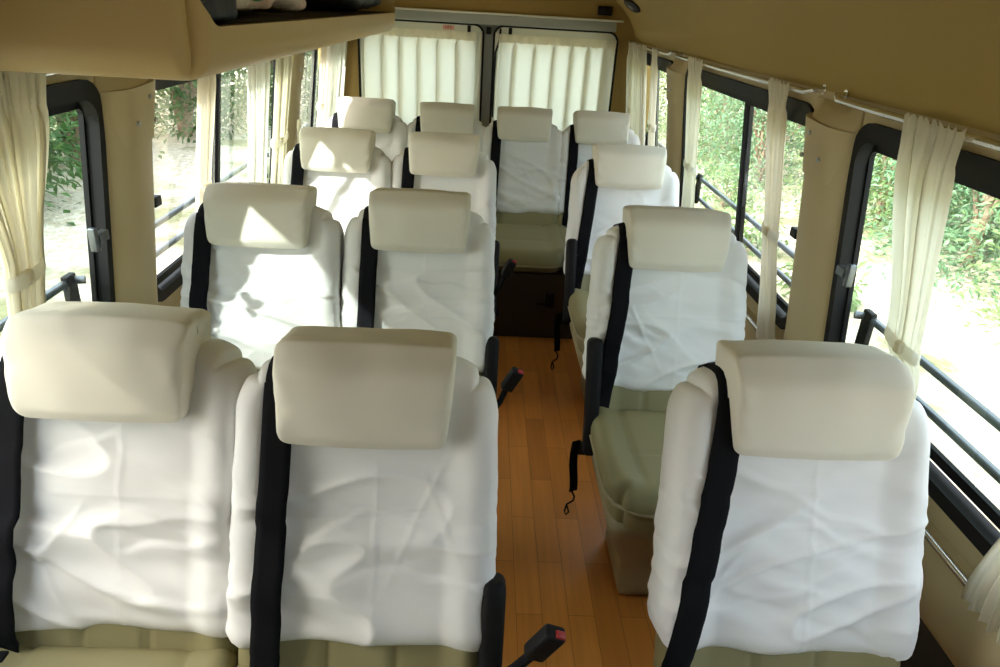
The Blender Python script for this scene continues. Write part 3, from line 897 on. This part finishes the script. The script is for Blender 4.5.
# ------------------------------------------------------------------ outside
GZ = -.62
vs, fs = [], []
n = 60
for j in range(n+1):
    for i in range(n+1):
        x = -30+60*i/n; y = -22+60*j/n
        z = GZ+.10*noise.noise(Vector((x*.35, y*.35, 0)))*sstep(1.5, 4, abs(x))+.35*sstep(3.5, 12, x)+.3*sstep(6, 16, -x)
        vs.append(Vector((x, y, z)))
for j in range(n):
    for i in range(n): q = j*(n+1)+i; fs.append((q, q+1, q+n+2, q+n+1))
g = mesh('ground', vs, fs, M['ground']); tag(g, kind='structure')
def gz(x): return GZ+.35*sstep(3.5, 12, x)+.3*sstep(6, 16, -x)

def bush(name, x, y, h, r, nl, m, seed, label, cat, group, trunk=.05, leafs=(.10, .035), crown0=.05, frond=False):
    rnd = random.Random(seed)
    root = empty(name, (x, y, gz(x)-.03)); tag(root, label, cat, group)
    tr = MB(); tips = []
    nb = 9
    for k_ in range(nb):
        a = rnd.random()*2*PI; rr = r*rnd.uniform(.3, .85); hh = h*rnd.uniform(.45, .95)
        pts = [Vector((0, 0, 0)), Vector((rr*.12*math.cos(a), rr*.12*math.sin(a), hh*.35)), Vector((rr*.5*math.cos(a), rr*.5*math.sin(a), hh*.7)), Vector((rr*math.cos(a), rr*math.sin(a), hh))]
        tr.tube(pts, [trunk, trunk*.8, trunk*.45, trunk*.15], 6); tips.append(pts)
    tr.build('stems' if trunk < .06 else 'trunk', M['bark'], root)
    vs = []; fs = []
    # leaves clustered round sub-centres so the crown is clumpy
    cl = []
    for k_ in range(max(14, nl//70)):
        t = rnd.random(); a = rnd.random()*2*PI
        zz = h*(crown0+(1-crown0)*t); R_ = r*math.sqrt(max(.05, 1-((t-.45)/.62)**2))*rnd.uniform(.35, 1)
        cl.append(Vector((R_*math.cos(a), R_*math.sin(a), zz)))
    for k_ in range(nl):
        c_ = rnd.choice(cl); sp_ = r*.22
        p = c_+Vector((rnd.gauss(0, sp_), rnd.gauss(0, sp_), rnd.gauss(0, sp_*.7)))
        if p.z < .02: p.z = abs(p.z)+.02
        d = (p-c_)+Vector((rnd.gauss(0, .1), rnd.gauss(0, .1), rnd.gauss(0, .1)-.05)); d.normalize()
        s = d.cross(Vector((rnd.random()-.5, rnd.random()-.5, rnd.random()+.3))).normalized()
        L_, W_ = leafs[0]*rnd.uniform(.6, 1.3), leafs[1]*rnd.uniform(.7, 1.2)
        q = len(vs)
        up = s.cross(d)*L_*.12
        vs += [p, p+d*L_*.5+s*W_+up, p+d*L_, p+d*L_*.5-s*W_+up]; fs.append((q, q+1, q+2, q+3))
    mesh('foliage', vs, fs, M[m], root, smooth=False)
    return root
# right hand side hedge of feathery bushes
RS = [(4.5, 4.7, 2.3, .8), (4.6, 6.2, 2.5, .95), (4.5, 7.7, 2.6, 1.0), (3.7, 9.4, 2.6, 1.1), (3.9, 11.6, 2.8, 1.3),
      (5.5, 3.1, 2.4, .95), (6.0, 4.8, 2.9, 1.2), (5.9, 7.0, 3.2, 1.4), (5.6, 9.8, 3.3, 1.5), (6.2, .9, 2.4, 1.0),
      (7.6, 2.6, 3.5, 1.5), (7.4, 5.6, 3.8, 1.7), (5.8, 13.0, 3.8, 1.8), (2.9, 14.0, 3.0, 1.5), (7.8, -.6, 3.4, 1.6)]
for i, (x, y, h, r) in enumerate(RS):
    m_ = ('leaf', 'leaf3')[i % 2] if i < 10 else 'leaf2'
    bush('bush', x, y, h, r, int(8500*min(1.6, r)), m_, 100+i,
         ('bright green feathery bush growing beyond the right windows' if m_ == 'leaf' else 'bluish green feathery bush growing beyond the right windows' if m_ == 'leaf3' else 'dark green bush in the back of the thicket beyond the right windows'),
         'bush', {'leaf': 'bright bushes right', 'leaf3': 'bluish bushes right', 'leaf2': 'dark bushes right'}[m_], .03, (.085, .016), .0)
for i, (x, y, h, r) in enumerate([(2.75, 5.3, .35, .3), (2.55, 6.6, .4, .35), (2.9, 8.2, .5, .4)]):
    bush('weed_clump', x, y, h, r, 500, 'leaf', 200+i, 'low green weed clump at the edge of the bare ground, right side', 'weed', 'weeds right', .008, (.09, .02), .0)
# left hand side trees in shade
LS = [(-5.0, 4.7, 2.6, .95), (-4.9, 6.7, 2.8, 1.0), (-5.0, 8.8, 3.0, 1.15), (-4.5, 10.9, 3.2, 1.2), (-4.0, 13.2, 3.6, 1.5), (-7.6, 7.4, 4.2, 1.7),
      (-6.6, 2.6, 3.2, 1.4), (-7.4, 12.6, 4.6, 2.0), (-3.6, 16.5, 3.8, 1.8), (-8.2, 4.6, 5.0, 2.0)]
for i, (x, y, h, r) in enumerate(LS):
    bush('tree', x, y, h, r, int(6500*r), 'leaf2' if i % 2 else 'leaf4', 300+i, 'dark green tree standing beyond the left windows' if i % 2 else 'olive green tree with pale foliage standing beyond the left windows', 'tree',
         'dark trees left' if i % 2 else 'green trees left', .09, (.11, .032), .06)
for i, (x, y, h, r) in enumerate([(0.5, 17, 2.6, 1.6), (-1.4, 18, 2.8, 1.8)]):
    bush('bush', x, y, h, r, 4200, 'leaf', 400+i, 'bush behind the van beyond the rear doors', 'bush', 'bushes behind', .04, (.16, .05), .0)
# unseen tree added on the left to break up the sun on the seats
bush('tree', -5.0, -3.6, 6.2, 1.9, 4200, 'leaf2', 500, 'unseen tall tree added to dapple the sun, beside the front of the van on the left', 'tree', None, .12, (.20, .07), .45)
# ------------------------------------------------------------------ light
sun = bpy.data.lights.new('sun', 'SUN'); sun.energy = 7.5; sun.angle = math.radians(1.5); sun.color = (1, .97, .92)
so = bpy.data.objects.new('sun', sun); C.objects.link(so)
so.rotation_euler = Vector((.66, .53, -.60)).to_track_quat('-Z', 'Y').to_euler()
w = bpy.data.worlds.new('sky'); bpy.context.scene.world = w; w.use_nodes = True
N = w.node_tree.nodes; L = w.node_tree.links
sk = N.new('ShaderNodeTexSky'); sk.sky_type = 'NISHITA'; sk.sun_disc = False
sk.sun_elevation = math.radians(42); sk.sun_rotation = math.radians(245); sk.air_density = 1.2; sk.dust_density = 4.; sk.ozone_density = 1.
mx = N.new('ShaderNodeMix'); mx.data_type = 'RGBA'; mx.inputs[0].default_value = .55
mx.inputs[7].default_value = (7.0, 7.4, 7.9, 1)
L.new(sk.outputs[0], mx.inputs[6]); L.new(mx.outputs[2], N['Background'].inputs[0])
N['Background'].inputs[1].default_value = .56

# ------------------------------------------------------------------ camera
cam = bpy.data.cameras.new('camera'); co = bpy.data.objects.new('camera', cam); C.objects.link(co)
Fp = 700.; cam.sensor_width = 36; cam.lens = Fp*36/1000; cam.clip_start = .02; cam.clip_end = 300
Yc = Vector((490-500, -(5-333.5), -Fp)).normalized()
a = Vector((1, -.06, 0)); Xc = (a-Yc*a.dot(Yc)).normalized(); Zc = Xc.cross(Yc)
Rw = Matrix((Xc, Yc, Zc))          # rows: world axes in camera space -> camera-to-world matrix
co.matrix_world = Matrix.Translation((0, 0, 1.42)) @ Rw.to_4x4()
sc = bpy.context.scene; sc.camera = co
vsn = sc.view_settings; vsn.view_transform = 'Standard'; vsn.look = 'None'; vsn.gamma = 1; vsn.use_curve_mapping = False
vsn.exposure = .62
